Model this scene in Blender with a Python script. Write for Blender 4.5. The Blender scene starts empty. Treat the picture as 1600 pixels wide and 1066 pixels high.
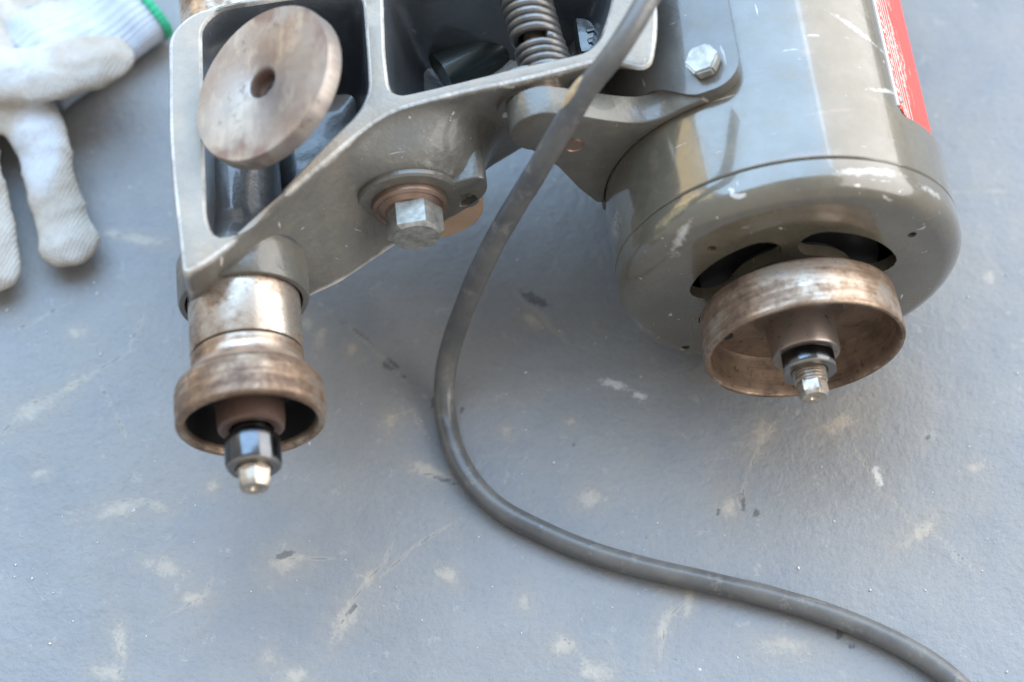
import bpy, bmesh, math, random
from mathutils import Vector, Matrix
import mathutils.noise as mnoise
random.seed(7)
SC = bpy.context.scene
COL = SC.collection
R = math.radians
# ------------------------------------------------------------------ camera
FPX, DEP, PHI = 3400.0, R(62), R(6.2)          # focal length in photo pixels, camera depression, azimuth of the machine
cF = Vector((0, math.cos(DEP), -math.sin(DEP))); cR = Vector((1, 0, 0)); cU = Vector((0, math.sin(DEP), math.cos(DEP)))
AX = 0.066                                      # height of the motor axis
CAM = Vector((0, 0, 0.77732))
ORG = Vector((0.10827, 0.37420, 0))             # ground point under the motor pulley rim: origin of the machine
cam = bpy.data.cameras.new('camera'); camo = bpy.data.objects.new('camera', cam); COL.objects.link(camo)
camo.location = CAM; camo.rotation_euler = (R(90) - DEP, 0, 0)
cam.sensor_width = 36; cam.lens = FPX / 1600 * 36; cam.clip_start = 0.02; cam.clip_end = 60
cam.dof.use_dof = True; cam.dof.focus_distance = 0.822; cam.dof.aperture_fstop = 4.8
SC.camera = camo
# ------------------------------------------------------------------ light: soft open-door daylight
W = bpy.data.worlds.new('World'); SC.world = W; W.use_nodes = True
bg = W.node_tree.nodes['Background']; bg.inputs[0].default_value = (0.95, 0.93, 0.90, 1); bg.inputs[1].default_value = 0.80
TGT = Vector((0.0, 0.42, 0.05))
def area(name, d, dist, sx, sy, col, L):
    l = bpy.data.lights.new(name, 'AREA'); l.shape = 'RECTANGLE'; l.size = sx; l.size_y = sy
    l.color = col; l.energy = L * math.pi * sx * sy
    o = bpy.data.objects.new(name, l); COL.objects.link(o)
    d = Vector(d).normalized(); o.location = TGT + d * dist
    o.rotation_euler = d.to_track_quat('Z', 'Y').to_euler()
    return o
area('sky_opening_light', (-0.20, 0.56, 0.80), 3.0, 3.9, 2.9, (0.40, 0.67, 1.0), 5.9)
area('pale_wall_light', (0.88, 0.18, 0.62), 3.0, 5.0, 2.7, (1.0, 0.975, 0.945), 4.0)
area('warm_door_light', (-0.86, 0.42, 0.30), 3.0, 0.55, 2.2, (1.0, 0.70, 0.28), 3.0)
SC.view_settings.view_transform = 'Standard'; SC.view_settings.look = 'None'
SC.view_settings.exposure = 0.28; SC.view_settings.gamma = 1.0
SC.render.engine = 'CYCLES'
SC.render.resolution_x = 1024; SC.render.resolution_y = 682
# ------------------------------------------------------------------ pixel -> place helpers (heights come from what a thing rests on)
eu = Vector((math.cos(PHI), math.sin(PHI), 0)); ev = Vector((-math.sin(PHI), math.cos(PHI), 0))
def ray(x, y): return cF * FPX + cR * (x - 800) + cU * (533 - y)
def gp(x, y, z=0.0):
    d = ray(x, y); t = (z - CAM.z) / d.z; return CAM + d * t
def w2l(p): q = p - ORG; return Vector((q.dot(eu), q.dot(ev), q.z))
def pw(x, y, w): return w2l(gp(x, y, w))
def pv(x, y, v):
    d = ray(x, y); t = (v - (CAM - ORG).dot(ev)) / d.dot(ev); return w2l(CAM + d * t)
# ------------------------------------------------------------------ mesh helpers
def link(name, me, mats, parent=None, sharp=35):
    o = bpy.data.objects.new(name, me); COL.objects.link(o)
    for m in (mats if isinstance(mats, (list, tuple)) else [mats]): me.materials.append(m)
    if parent: o.parent = parent
    me.shade_smooth()
    if sharp: me.set_sharp_from_angle(angle=R(sharp))
    return o
def bm2me(bm, name):
    bmesh.ops.recalc_face_normals(bm, faces=bm.faces[:])
    me = bpy.data.meshes.new(name); bm.to_mesh(me); bm.free(); return me
def lathe(prof, seg=72, c=(0, 0, 0), axis='v', flats=None, bm=None):
    """prof: list of (r, a); revolve about local v axis (or given vector) through c; r may be 0 at ends"""
    own = bm is None
    if own: bm = bmesh.new()
    if axis == 'v': A, B, N = Vector((1, 0, 0)), Vector((0, 0, 1)), Vector((0, 1, 0))
    else:
        N = Vector(axis).normalized(); A = N.orthogonal().normalized(); B = N.cross(A)
    c = Vector(c); rings = []
    for r, a in prof:
        if r < 1e-6: rings.append([bm.verts.new(c + N * a)]); continue
        ring = []
        for i in range(seg):
            t = 2 * math.pi * i / seg
            x, y = r * math.cos(t), r * math.sin(t)
            if flats:
                for (fa, fd) in flats:
                    k = x * math.cos(fa) + y * math.sin(fa)
                    if k > fd: x -= (k - fd) * math.cos(fa); y -= (k - fd) * math.sin(fa)
            ring.append(bm.verts.new(c + A * x + B * y + N * a))
        rings.append(ring)
    for p, q in zip(rings, rings[1:]):
        if len(p) == 1 and len(q) == 1: continue
        for i in range(seg):
            j = (i + 1) % seg
            if len(p) == 1: bm.faces.new((p[0], q[i], q[j]))
            elif len(q) == 1: bm.faces.new((p[i], p[j], q[0]))
            else: bm.faces.new((p[i], p[j], q[j], q[i]))
    return bm
def tube(pts, rad, seg=16, bm=None, cap=True, flat=1.0):
    if bm is None: bm = bmesh.new()
    rings = []; n = len(pts); up = Vector((0, 0, 1)); prevA = None
    for i, p in enumerate(pts):
        t = (pts[min(i + 1, n - 1)] - pts[max(i - 1, 0)]).normalized()
        if prevA is None:
            A = t.cross(up)
            if A.length < 1e-3: A = t.cross(Vector((1, 0, 0)))
            A.normalize()
        else:
            A = (prevA - t * prevA.dot(t)).normalized()
        prevA = A; B = t.cross(A)
        r = rad[i] if isinstance(rad, (list, tuple)) else rad
        rings.append([bm.verts.new(p + A * r * math.cos(2 * math.pi * k / seg) + B * r * flat * math.sin(2 * math.pi * k / seg)) for k in range(seg)])
    for p, q in zip(rings, rings[1:]):
        for i in range(seg):
            j = (i + 1) % seg; bm.faces.new((p[i], p[j], q[j], q[i]))
    if cap:
        bm.faces.new(rings[0]); bm.faces.new(rings[-1])
    return bm
def catmull(pts, n=8, closed=False):
    out = []; m = len(pts)
    rng = range(m) if closed else range(m - 1)
    for i in rng:
        if closed: p0, p1, p2, p3 = pts[(i - 1) % m], pts[i], pts[(i + 1) % m], pts[(i + 2) % m]
        else: p0, p1, p2, p3 = pts[max(i - 1, 0)], pts[i], pts[i + 1], pts[min(i + 2, m - 1)]
        for k in range(n):
            t = k / n
            out.append(0.5 * ((2 * p1) + (p2 - p0) * t + (2 * p0 - 5 * p1 + 4 * p2 - p3) * t * t + (3 * p1 - p0 - 3 * p2 + p3) * t ** 3))
    if not closed: out.append(pts[-1].copy())
    return out
def rounded(pts, rads, n=6):
    """closed 2-D outline with filleted corners"""
    out = []; m = len(pts)
    for i in range(m):
        p, a, b = Vector(pts[i]), Vector(pts[i - 1]), Vector(pts[(i + 1) % m])
        r = rads[i] if isinstance(rads, (list, tuple)) else rads
        da, db = (a - p), (b - p); k = min(r, da.length * .45, db.length * .45)
        if k < 1e-5: out.append(p); continue
        s, e = p + da.normalized() * k, p + db.normalized() * k
        for j in range(n + 1):
            t = j / n; out.append(s * (1 - t) ** 2 + p * 2 * t * (1 - t) + e * t * t)
    return out
def resample(poly, n):
    m = len(poly); L = [0]
    for i in range(m): L.append(L[-1] + (poly[(i + 1) % m] - poly[i]).length)
    out = []; k = 0
    for i in range(n):
        s = L[-1] * i / n
        while L[k + 1] < s: k += 1
        t = (s - L[k]) / max(L[k + 1] - L[k], 1e-9)
        out.append(poly[k].lerp(poly[(k + 1) % m], t))
    return out
def offset(poly, d):
    """shift a closed 2-D outline along its outward normal (ccw assumed after area test)"""
    m = len(poly); ar = sum(poly[i].x * poly[(i + 1) % m].y - poly[(i + 1) % m].x * poly[i].y for i in range(m))
    s = 1 if ar > 0 else -1; out = []
    for i in range(m):
        t = (poly[(i + 1) % m] - poly[i - 1]).normalized()
        out.append(poly[i] + Vector((t.y, -t.x)) * d * s)
    return out
def prism(outline, place, d0, d1, holes=(), bevel=0.0, name='p'):
    """extrude 2-D outline (with holes) between depths d0, d1; place(x, y, d) -> Vector; rounded front (d0) edge"""
    bm = bmesh.new(); front = []; back = []
    for k, lp in enumerate([outline] + list(holes)):
        sg = 1 if k == 0 else -1
        ins = offset(lp, -bevel * sg) if bevel else lp
        mid = offset(lp, -bevel * .3 * sg) if bevel else lp
        rows = [[place(p.x, p.y, d0) for p in ins]]
        s = 1 if d1 > d0 else -1
        if bevel:
            rows.append([place(p.x, p.y, d0 + s * bevel * .3) for p in mid])
            rows.append([place(p.x, p.y, d0 + s * bevel) for p in lp])
        rows.append([place(p.x, p.y, d1) for p in lp])
        vr = [[bm.verts.new(p) for p in r] for r in rows]
        for a, b in zip(vr, vr[1:]):
            for i in range(len(a)):
                j = (i + 1) % len(a); bm.faces.new((a[i], a[j], b[j], b[i]))
        front.append(vr[0]); back.append(vr[-1])
    for loops in (front, back):
        es = []
        for lp in loops:
            for i in range(len(lp)):
                e = bm.edges.get((lp[i], lp[(i + 1) % len(lp)])) or bm.edges.new((lp[i], lp[(i + 1) % len(lp)])); es.append(e)
        bmesh.ops.triangle_fill(bm, edges=es, use_beauty=True, use_dissolve=False)
    return bm
def boolean(o, cutters):
    dg = None
    for c in cutters:
        m = o.modifiers.new('b', 'BOOLEAN'); m.object = c; m.operation = 'DIFFERENCE'; m.solver = 'EXACT'
    dg = bpy.context.evaluated_depsgraph_get()
    me = bpy.data.meshes.new_from_object(o.evaluated_get(dg))
    o.modifiers.clear(); o.data = me
    for c in cutters: bpy.data.objects.remove(c)
# ------------------------------------------------------------------ material helpers
class NT:
    def __init__(s, name):
        s.m = bpy.data.materials.new(name); s.m.use_nodes = True; s.t = s.m.node_tree; s.b = s.t.nodes['Principled BSDF']
        s.tc = s.t.nodes.new('ShaderNodeTexCoord')
    def n(s, typ, **kw):
        x = s.t.nodes.new('ShaderNode' + typ)
        for k, v in kw.items():
            if k.startswith('i_'): x.inputs[k[2:].replace('_', ' ')].default_value = v
            else: setattr(x, k, v)
        return x
    def l(s, a, b): s.t.links.new(a, b)
    def mapped(s, scale=(1, 1, 1), loc=(0, 0, 0)):
        mp = s.n('Mapping'); mp.inputs['Scale'].default_value = scale; mp.inputs['Location'].default_value = loc
        s.l(s.tc.outputs['Object'], mp.inputs['Vector']); return mp.outputs[0]
    def noise(s, scale, detail=4, rough=.55, vec=None, dist=0.0):
        x = s.n('TexNoise'); x.inputs['Scale'].default_value = scale; x.inputs['Detail'].default_value = detail
        x.inputs['Roughness'].default_value = rough; x.inputs['Distortion'].default_value = dist
        s.l(vec if vec is not None else s.tc.outputs['Object'], x.inputs['Vector']); return x.outputs[0]
    def ramp(s, src, stops, interp='LINEAR'):
        r = s.n('ValToRGB'); r.color_ramp.interpolation = interp
        e = r.color_ramp.elements
        while len(e) < len(stops): e.new(.5)
        for k, (p, c) in enumerate(stops):
            e[k].position = p; e[k].color = (c, c, c, 1) if isinstance(c, (int, float)) else (*c, 1)
        s.l(src, r.inputs[0]); return r.outputs[0]
    def mix(s, fac, a, b):
        x = s.n('Mix', data_type='RGBA')
        for v, i in ((fac, 0), (a, 6), (b, 7)):
            if isinstance(v, (int, float)): x.inputs[i].default_value = v
            elif isinstance(v, tuple): x.inputs[i].default_value = (*v, 1)
            else: s.l(v, x.inputs[i])
        return x.outputs[2]
    def math(s, op, a, b=None, clamp=False):
        x = s.n('Math', operation=op); x.use_clamp = clamp
        for v, i in ((a, 0), (b, 1)):
            if v is None: continue
            if isinstance(v, (int, float)): x.inputs[i].default_value = v
            else: s.l(v, x.inputs[i])
        return x.outputs[0]
    def blobs(s, items, power=1.0):
        """soft union of ellipsoids (centre, radii, rot about z): 1 at centre, 0 at edge"""
        acc = None
        for c, rr, rz in items:
            mp = s.n('Mapping', vector_type='TEXTURE')
            mp.inputs['Location'].default_value = c; mp.inputs['Rotation'].default_value = (0, 0, rz); mp.inputs['Scale'].default_value = rr
            s.l(s.tc.outputs['Object'], mp.inputs['Vector'])
            ln = s.n('VectorMath', operation='LENGTH'); s.l(mp.outputs[0], ln.inputs[0])
            v = s.math('SUBTRACT', 1.0, ln.outputs['Value'], True)
            acc = v if acc is None else s.math('MAXIMUM', acc, v)
        return acc
    def set(s, **kw):
        for k, v in kw.items():
            i = s.b.inputs[k.replace('_', ' ')]
            if isinstance(v, bpy.types.NodeSocket): s.l(v, i)
            elif isinstance(v, tuple): i.default_value = (*v, 1)
            else: i.default_value = v
    def bump(s, h, strength=.3, dist=.001):
        b = s.n('Bump'); b.inputs['Strength'].default_value = strength; b.inputs['Distance'].default_value = dist
        s.l(h, b.inputs['Height']); s.l(b.outputs[0], s.b.inputs['Normal']); return b
def enamel(name, col, rough=.3, chips=.66, chipcol=(.42, .40, .36), wear_glare=(), warm_glint=(), pink=(), coat=.35, spec=.5, grain=.25, edge=.0, scr=.5):
    s = NT(name)
    big = s.noise(16, 6, .68); c = s.mix(s.ramp(big, [(.34, 0), (.66, 1)]), tuple(x * .70 for x in col), tuple(x * 1.22 for x in col))
    dirt = s.noise(70, 8, .75); c = s.mix(s.ramp(dirt, [(.50, 0), (.72, .45)]), c, (col[0] * 1.7, col[1] * 1.55, col[2] * 1.3))
    ch = s.noise(95, 4, .65, dist=.6); m = s.ramp(ch, [(chips, 0), (chips + .02, 1)])
    s1 = s.ramp(s.noise(1.0, 3, .6, s.mapped((60, 520, 60)), dist=.35), [(.705, 0), (.725, scr)])
    s2 = s.ramp(s.noise(1.0, 3, .6, s.mapped((420, 50, 420), (3, 1, 2)), dist=.35), [(.715, 0), (.735, scr)])
    m = s.math('MAXIMUM', m, s.math('MAXIMUM', s1, s2))
    if edge:
        g = s.n('NewGeometry'); e = s.math('ADD', g.outputs['Pointiness'], s.math('MULTIPLY', s.math('SUBTRACT', dirt, .5), .10))
        m = s.math('MAXIMUM', m, s.ramp(e, [(.525, 0), (.56, edge)]))
    c = s.mix(m, c, chipcol)
    for items, colr in ((wear_glare, (.52, .51, .48)), (warm_glint, (.36, .27, .14)), (pink, (.15, .105, .085))):
        if items:
            b = s.math('ADD', s.blobs(items), s.math('MULTIPLY', s.math('SUBTRACT', s.noise(240, 7, .8), .5), 2.2))
            c = s.mix(s.ramp(b, [(.38, 0), (.85, .6)]), c, colr)
    fine = s.noise(520, 4, .7); med = s.noise(190, 3, .6)
    s.set(Base_Color=c, Roughness=s.math('ADD', s.math('MULTIPLY', dirt, .34), rough - .14), Coat_Weight=s.ramp(dirt, [(.45, coat), (.70, coat * .55)]), Coat_Roughness=.08, Specular_IOR_Level=spec)
    s.bump(s.math('ADD', s.math('ADD', s.math('MULTIPLY', fine, .35), s.math('MULTIPLY', med, .8)), s.math('MULTIPLY', m, -.5)), grain, .0008)
    return s.m
def steel(name, light=(.40, .345, .29), rust=(.075, .042, .026), rough=(.27, .55), streak=(25, 330, 25), amount=(.41, .60), metal=.8, mid=(.22, .148, .098)):
    s = NT(name)
    st = s.noise(1.0, 5, .7, s.mapped(streak)); bl = s.noise(70, 7, .72, dist=.3); lo = s.noise(18, 3, .5)
    f = s.ramp(s.math('ADD', s.math('MULTIPLY', lo, .3), s.math('ADD', s.math('MULTIPLY', st, .28), s.math('MULTIPLY', bl, .42))), [(amount[0], 0), (amount[1], 1)])
    c = s.mix(s.ramp(f, [(0, 0), (.55, 1)]), light, mid); c = s.mix(s.ramp(f, [(.45, 0), (1, 1)]), c, rust)
    sp = s.noise(300, 4, .75); c = s.mix(s.ramp(sp, [(.56, 0), (.70, .7)]), c, tuple(x * .4 for x in rust))
    s.set(Base_Color=c, Metallic=s.ramp(f, [(0, metal), (1, metal * .45)]), Roughness=s.ramp(f, [(0, rough[0]), (1, rough[1])]))
    s.bump(s.math('ADD', s.math('MULTIPLY', st, .5), sp), .16, .0004)
    return s.m
def plain(name, col, rough=.4, metal=0.0, var=.25, scale=120, bump=.1, spec=.5):
    s = NT(name); nz = s.noise(scale, 4, .6)
    c = s.mix(s.ramp(nz, [(.3, 0), (.7, 1)]), tuple(x * (1 - var) for x in col), tuple(min(1, x * (1 + var)) for x in col))
    s.set(Base_Color=c, Metallic=metal, Roughness=rough, Specular_IOR_Level=spec); s.bump(nz, bump, .0004); return s.m

# ================================================================== SETTING: painted concrete
GB = {}
CRACKS = [[(-10, 700), (30, 640), (95, 612), (140, 590), (205, 545), (222, 490)], [(150, 590), (178, 640), (200, 690)], [(15, 520), (60, 500), (110, 470)], [(540, 505), (580, 545), (612, 572), (640, 605)], [(1152, 800), (1168, 740), (1185, 700), (1215, 655)],
    [(520, 1000), (545, 950), (570, 910), (600, 880), (612, 850)], [(160, 790), (210, 780), (262, 800)], [(230, 880), (262, 905)], [(640, 735), (690, 745), (735, 720)], [(600, 660), (645, 640), (672, 690)], [(1340, 700), (1370, 760), (1420, 810), (1480, 850), (1520, 890)], [(1030, 1030), (1040, 970), (1080, 930)],
    [(870, 990), (900, 1015), (940, 1060)], [(430, 880), (470, 870), (520, 875)], [(180, 990), (195, 1030), (180, 1066)], [(800, 450), (850, 500), (890, 540)], [(160, 360), (215, 378), (262, 372)], [(700, 820), (640, 860), (600, 900)], [(270, 960), (320, 930), (330, 905)], [(1480, 300), (1600, 297)]]
def ground_material():
    s = NT('painted_concrete')
    big = s.noise(3.2, 5, .6); mid = s.noise(16, 6, .62); fine = s.noise(420, 5, .7); cl = s.noise(48, 5, .7)
    c = s.mix(s.ramp(big, [(.3, 0), (.7, 1)]), (.142, .154, .172), (.180, .189, .202))
    c = s.mix(s.ramp(mid, [(.38, 0), (.70, .65)]), c, (.225, .227, .226))
    c = s.mix(s.ramp(s.noise(7, 7, .7), [(.46, 0), (.68, .6)]), c, (.215, .202, .180))
    c = s.mix(s.ramp(s.noise(11, 5, .65, s.mapped((1, 1, 1), (5, 2, 0))), [(.55, 0), (.75, .45)]), c, (.11, .12, .14))
    def G(lst):
        out = []
        for x, y, rx, ry, rot in lst:
            p = gp(x, y); k = .777 / FPX
            out.append((p.x, p.y, rx * k * 1.05, ry * k * 1.2, R(-rot)))
        return out
    peel = G([(50, 640, 70, 24, -28), (110, 605, 45, 14, -40), (190, 795, 60, 20, -15), (245, 790, 30, 18, 20), (262, 885, 34, 26, 40), (232, 880, 24, 14, 0),
              (445, 880, 42, 26, -20), (300, 935, 34, 18, 10), (540, 970, 26, 60, 30), (575, 905, 16, 22, 20), (185, 1000, 20, 45, -10), (165, 1050, 40, 20, 0),
              (420, 1030, 22, 20, 0), (460, 1058, 34, 26, 0), (920, 780, 30, 24, 0), (1035, 980, 18, 50, 15), (1075, 940, 14, 40, 12), (1140, 790, 24, 34, 0), (1190, 680, 34, 40, 25),
              (1310, 660, 50, 26, -25), (880, 1010, 30, 20, 30), (930, 1050, 40, 30, 20), (330, 760, 18, 14, 0), (225, 375, 60, 14, 12), (175, 365, 30, 12, 10),
              (500, 530, 22, 34, 10), (480, 505, 16, 22, 0), (550, 545, 16, 22, 0), (680, 740, 50, 14, 30), (830, 500, 36, 16, 30), (1440, 830, 70, 18, -35), (1545, 430, 20, 18, 0), (120, 520, 26, 18, 0),
              (660, 730, 40, 12, 20), (610, 660, 14, 26, 0), (790, 675, 18, 14, 0), (1520, 730, 24, 14, 0), (60, 740, 20, 12, 0), (890, 660, 16, 12, 0), (1230, 1010, 60, 22, 0), (700, 900, 26, 16, 40), (820, 940, 18, 22, 0)])
    white = G([(965, 602, 46, 12, 18), (1000, 618, 18, 8, 15), (1372, 745, 10, 30, -12)])
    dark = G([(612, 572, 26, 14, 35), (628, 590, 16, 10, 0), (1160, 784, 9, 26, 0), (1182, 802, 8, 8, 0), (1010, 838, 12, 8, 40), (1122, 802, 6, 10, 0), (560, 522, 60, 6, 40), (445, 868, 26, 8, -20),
              (548, 955, 30, 5, -55), (700, 752, 40, 6, 20), (840, 470, 50, 16, 30), (1310, 990, 10, 14, 0), (680, 630, 12, 20, 0), (722, 640, 8, 10, 0), (1330, 1010, 14, 10, 0), (1552, 708, 5, 5, 0), (1450, 685, 4, 4, 0), (896, 696, 7, 6, 0)])
    nz = s.math('MULTIPLY', s.math('SUBTRACT', s.noise(120, 8, .80, dist=.3), .5), 3.0)
    rnd = s.ramp(s.noise(22, 6, .72, dist=.5), [(.68, 0), (.76, .35)])
    segs = []
    for ln in CRACKS:
        for (x0, y0), (x1, y1) in zip(ln, ln[1:]):
            L = math.hypot(x1 - x0, y1 - y0); segs.append(((x0 + x1) / 2, (y0 + y1) / 2, L * .95 + 4, 4.5, math.degrees(math.atan2(y1 - y0, x1 - x0))))
    stain = [(x, y, rx * 2.0, ry * 2.1, r) for x, y, rx, ry, r in peel]
    GB.update(stain=stain, peel=peel, white=white, dark=dark, crack=G(segs))
    def at(n): x = s.n('Attribute', attribute_name=n); return x.outputs['Fac']
    pm = s.ramp(s.math('ADD', s.math('MULTIPLY', at('peel'), 1.15), nz), [(.40, 0), (1.15, 1)])
    pm2 = s.math('MAXIMUM', pm, rnd)
    c = s.mix(s.math('MULTIPLY', s.ramp(s.math('ADD', at('stain'), s.math('MULTIPLY', nz, .6)), [(.12, 0), (.9, 1)]), .55), c, (.225, .208, .182))
    c = s.mix(s.math('MULTIPLY', pm2, .55), c, s.mix(cl, (.27, .245, .205), (.44, .395, .33)))
    c = s.mix(s.math('MULTIPLY', s.ramp(s.math('ADD', at('white'), nz), [(.3, 0), (.6, 1)]), .8), c, (.46, .465, .455))
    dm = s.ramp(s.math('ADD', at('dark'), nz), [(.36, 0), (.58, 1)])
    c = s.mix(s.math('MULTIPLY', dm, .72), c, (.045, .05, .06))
    # hairline cracks: broken dark lines with sandy edges
    cf = s.math('ADD', at('crack'), s.math('MULTIPLY', nz, .22))
    ck = s.ramp(cf, [(.55, 0), (.95, 1)])
    c = s.mix(s.math('MULTIPLY', s.ramp(cf, [(.2, 0), (.5, .5), (.75, 0)]), .8), c, (.31, .285, .245))
    c = s.mix(s.math('MULTIPLY', ck, .22), c, (.075, .08, .09))
    sp = s.n('TexVoronoi'); sp.inputs['Scale'].default_value = 95; s.l(s.tc.outputs['Object'], sp.inputs['Vector'])
    spm = s.math('MULTIPLY', s.ramp(sp.outputs['Distance'], [(.05, 1), (.085, 0)]), s.ramp(cl, [(.58, 0), (.6, 1)]))
    c = s.mix(spm, c, (.62, .62, .60))
    c = s.mix(s.ramp(fine, [(.36, .16), (.52, 0)]), c, (.09, .10, .12))
    s.set(Base_Color=c, Roughness=s.math('ADD', s.math('MULTIPLY', mid, .12), .40), Specular_IOR_Level=.4)
    h = s.math('ADD', s.math('MULTIPLY', fine, .35), s.math('ADD', s.math('MULTIPLY', cl, 1.0), s.math('MULTIPLY', mid, 1.8)))
    h = s.math('SUBTRACT', h, s.math('MULTIPLY', ck, .3))
    s.bump(h, .8, .0014)
    return s.m
gmat = ground_material()
def axis_pts(lo, a, b, hi, n): return [lo, lo * .6 + a * .4] + [a + (b - a) * i / n for i in range(n + 1)] + [hi * .6 + b * .4, hi]
gx = axis_pts(-2.5, -.30, .30, 2.5, 420); gy = axis_pts(-1.5, .20, .75, 3.0, 385)
vs = [(x, y, 0) for y in gy for x in gx]; nx = len(gx)
fs = [(j * nx + i, j * nx + i + 1, (j + 1) * nx + i + 1, (j + 1) * nx + i) for j in range(len(gy) - 1) for i in range(nx - 1)]
me = bpy.data.meshes.new('ground'); me.from_pydata(vs, [], fs)
for nm, items in GB.items():
    val = [0.0] * len(vs)
    for (cx, cy, rx, ry, rz) in items:
        m_ = max(rx, ry); cs, sn = math.cos(rz), math.sin(rz)
        for j, y in enumerate(gy):
            if abs(y - cy) > m_: continue
            for i, x in enumerate(gx):
                if abs(x - cx) > m_: continue
                dx, dy = x - cx, y - cy
                d = 1 - math.hypot((dx * cs + dy * sn) / rx, (-dx * sn + dy * cs) / ry)
                if d > val[j * nx + i]: val[j * nx + i] = d
    at_ = me.attributes.new(nm, 'FLOAT', 'POINT'); at_.data.foreach_set('value', val)
ground = link('ground', me, gmat, sharp=None); ground['kind'] = 'structure'

# ================================================================== THE GRINDER
G = bpy.data.objects.new('bench_grinder_attachment', None); COL.objects.link(G)
G.name = 'belt_driven_grinder'; G.location = ORG; G.rotation_euler = (0, 0, PHI)
G['label'] = 'worn grey belt driven grinder with rusty cup pulleys lying on painted floor'; G['category'] = 'grinder'
ENA = (.155, .150, .138)
m_cast = enamel('cast_enamel', (.118, .112, .099), .33, .665, coat=.35, chipcol=(.46, .44, .41), grain=.75, edge=.9, scr=.8)
m_cast2 = enamel('bracket_enamel', (.095, .090, .078), .30, .68, coat=.4, chipcol=(.42, .40, .37), grain=.6, scr=.8)
m_rim = enamel('worn_rim_face', (.235, .203, .162), .42, .66, (.44, .42, .38), coat=.15, grain=.6, scr=.8)
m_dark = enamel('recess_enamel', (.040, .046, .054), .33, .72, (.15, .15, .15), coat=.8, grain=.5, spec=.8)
m_motor = enamel('motor_enamel', (.090, .079, .058), .20, .69, (.40, .39, .37), coat=1.0, grain=.22, scr=.75,
    wear_glare=[((.022, .037, .128), (.026, .003, .02), .1), ((.045, .036, .108), (.010, .003, .02), 0), ((-.044, .030, .107), (.012, .003, .02), .5), ((-.063, .055, .072), (.004, .012, .02), 0),  # worn paint, plus a pale reflection painted onto the bell top
          ((.030, .10, .125), (.022, .0022, .02), -.6), ((.018, .125, .13), (.016, .002, .02), .3), ((.036, .075, .12), (.014, .0018, .02), .2)],
    warm_glint=[((-.046, .037, .108), (.016, .003, .03), .25)],  # mostly the warm light's reflection, painted into the enamel colour
    pink=[((.002, .044, .131), (.032, .0028, .01), .05), ((.03, .07, .12), (.014, .0018, .02), -.3), ((.012, .062, .13), (.02, .0015, .02), .15), ((-.05, .062, .1), (.004, .012, .02), 0), ((.008, .088, .131), (.006, .003, .02), 0), ((.042, .085, .115), (.005, .003, .02), .5)])
m_pul = steel('rusty_pulley_steel', metal=.78, amount=(.40, .58))
m_pulin = steel('pulley_inner_rust', (.13, .085, .066), (.055, .032, .024), (.42, .65), amount=(.3, .62), metal=.55)
m_sleeve = steel('sleeve_steel', (.46, .425, .38), (.10, .062, .040), (.26, .5), streak=(40, 60, 40), amount=(.43, .59))
m_brown = steel('brown_hub', (.12, .072, .055), (.07, .042, .033), (.42, .6), metal=.3, mid=(.095, .056, .043))
m_rust = plain('matte_rust', (.20, .135, .095), .6, .1, .4, 130, .3)
m_blued = plain('blued_nut_steel', (.09, .095, .105), .16, 1.0, .2, 90, .04)
m_nutface = plain('turned_nut_face', (.20, .19, .18), .30, .9, .2, 140, .08)
m_bright = plain('bright_hex_steel', (.40, .34, .28), .30, .85, .4, 260, .15)
m_zinc = plain('zinc_bolt', (.29, .285, .26), .45, .6, .4, 210, .4)
m_copper = plain('copper_washer', (.26, .18, .14), .40, .75, .2, 130, .08)
m_tan = plain('tan_fibre', (.40, .27, .18), .55, 0, .15, 60, .1)
m_spring = plain('spring_steel', (.125, .118, .112), .36, .6, .3, 140, .15)
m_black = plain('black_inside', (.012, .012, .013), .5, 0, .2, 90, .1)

# ---- arm casting -------------------------------------------------
def wr(u): return .120 + .145 * max(0.0, u + .150)          # height of the rim: level, then rising towards the pivot
def rimpt(x, y):
    w = .12
    for _ in range(4): p = pw(x, y, w); w = wr(p.x)
    return Vector((p.x, p.y))
frontpx = [(285, 431), (322, 412), (360, 385), (395, 352), (430, 320), (500, 263), (560, 212), (590, 190), (620, 174), (660, 162), (723, 146), (820, 126), (903, 105), (950, 92)]
front = [rimpt(*p) for p in frontpx]
outer_raw = front + [rimpt(*p) for p in [(1018, 112), (1030, 40), (1020, -90), (560, -80), (430, -14), (300, 18), (263, 52), (263, 230)]]
rad = [.004] + [.006] * 12 + [.012, .016, .01, .004, .004, .02, .01, .012, .02]
outer = rounded([tuple(p) for p in outer_raw], rad, 5); outer = resample(outer, 460)
hole1 = resample(rounded([tuple(rimpt(*p)) for p in [(315, 40), (345, 14), (474, -6), (566, -12), (572, 60), (577, 140), (560, 175), (500, 232), (430, 308), (388, 358), (335, 372), (322, 340), (318, 200)]], [.006, .006, .01, .006, .01, .006, .006, .02, .02, .008, .006, .008, .02], 5), 120)
hole2 = resample(rounded([tuple(rimpt(*p)) for p in [(598, -30), (602, 90), (610, 152), (719, 127), (813, 103), (929, 78), (952, 20), (962, -40), (780, -55)]], [.006, .01, .007, .02, .02, .008, .01, .006, .006], 5), 120)
Bc = [(-.26, .030), (-.222, .034), (-.200, .036), (-.1818, .0443), (-.1693, .0491), (-.1489, .0618), (-.128, .0753), (-.1087, .0943), (-.0899, .1051), (-.060, .110), (-.02, .112)]
def interp(tab, u):
    for (a, b), (c, d) in zip(tab, tab[1:]):
        if u <= c: return b + (d - b) * (u - a) / (c - a)
    return tab[-1][1]
vback = max(p.y for p in outer)
bm = bmesh.new()
def ring(pts): return [bm.verts.new(p) for p in pts]
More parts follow.
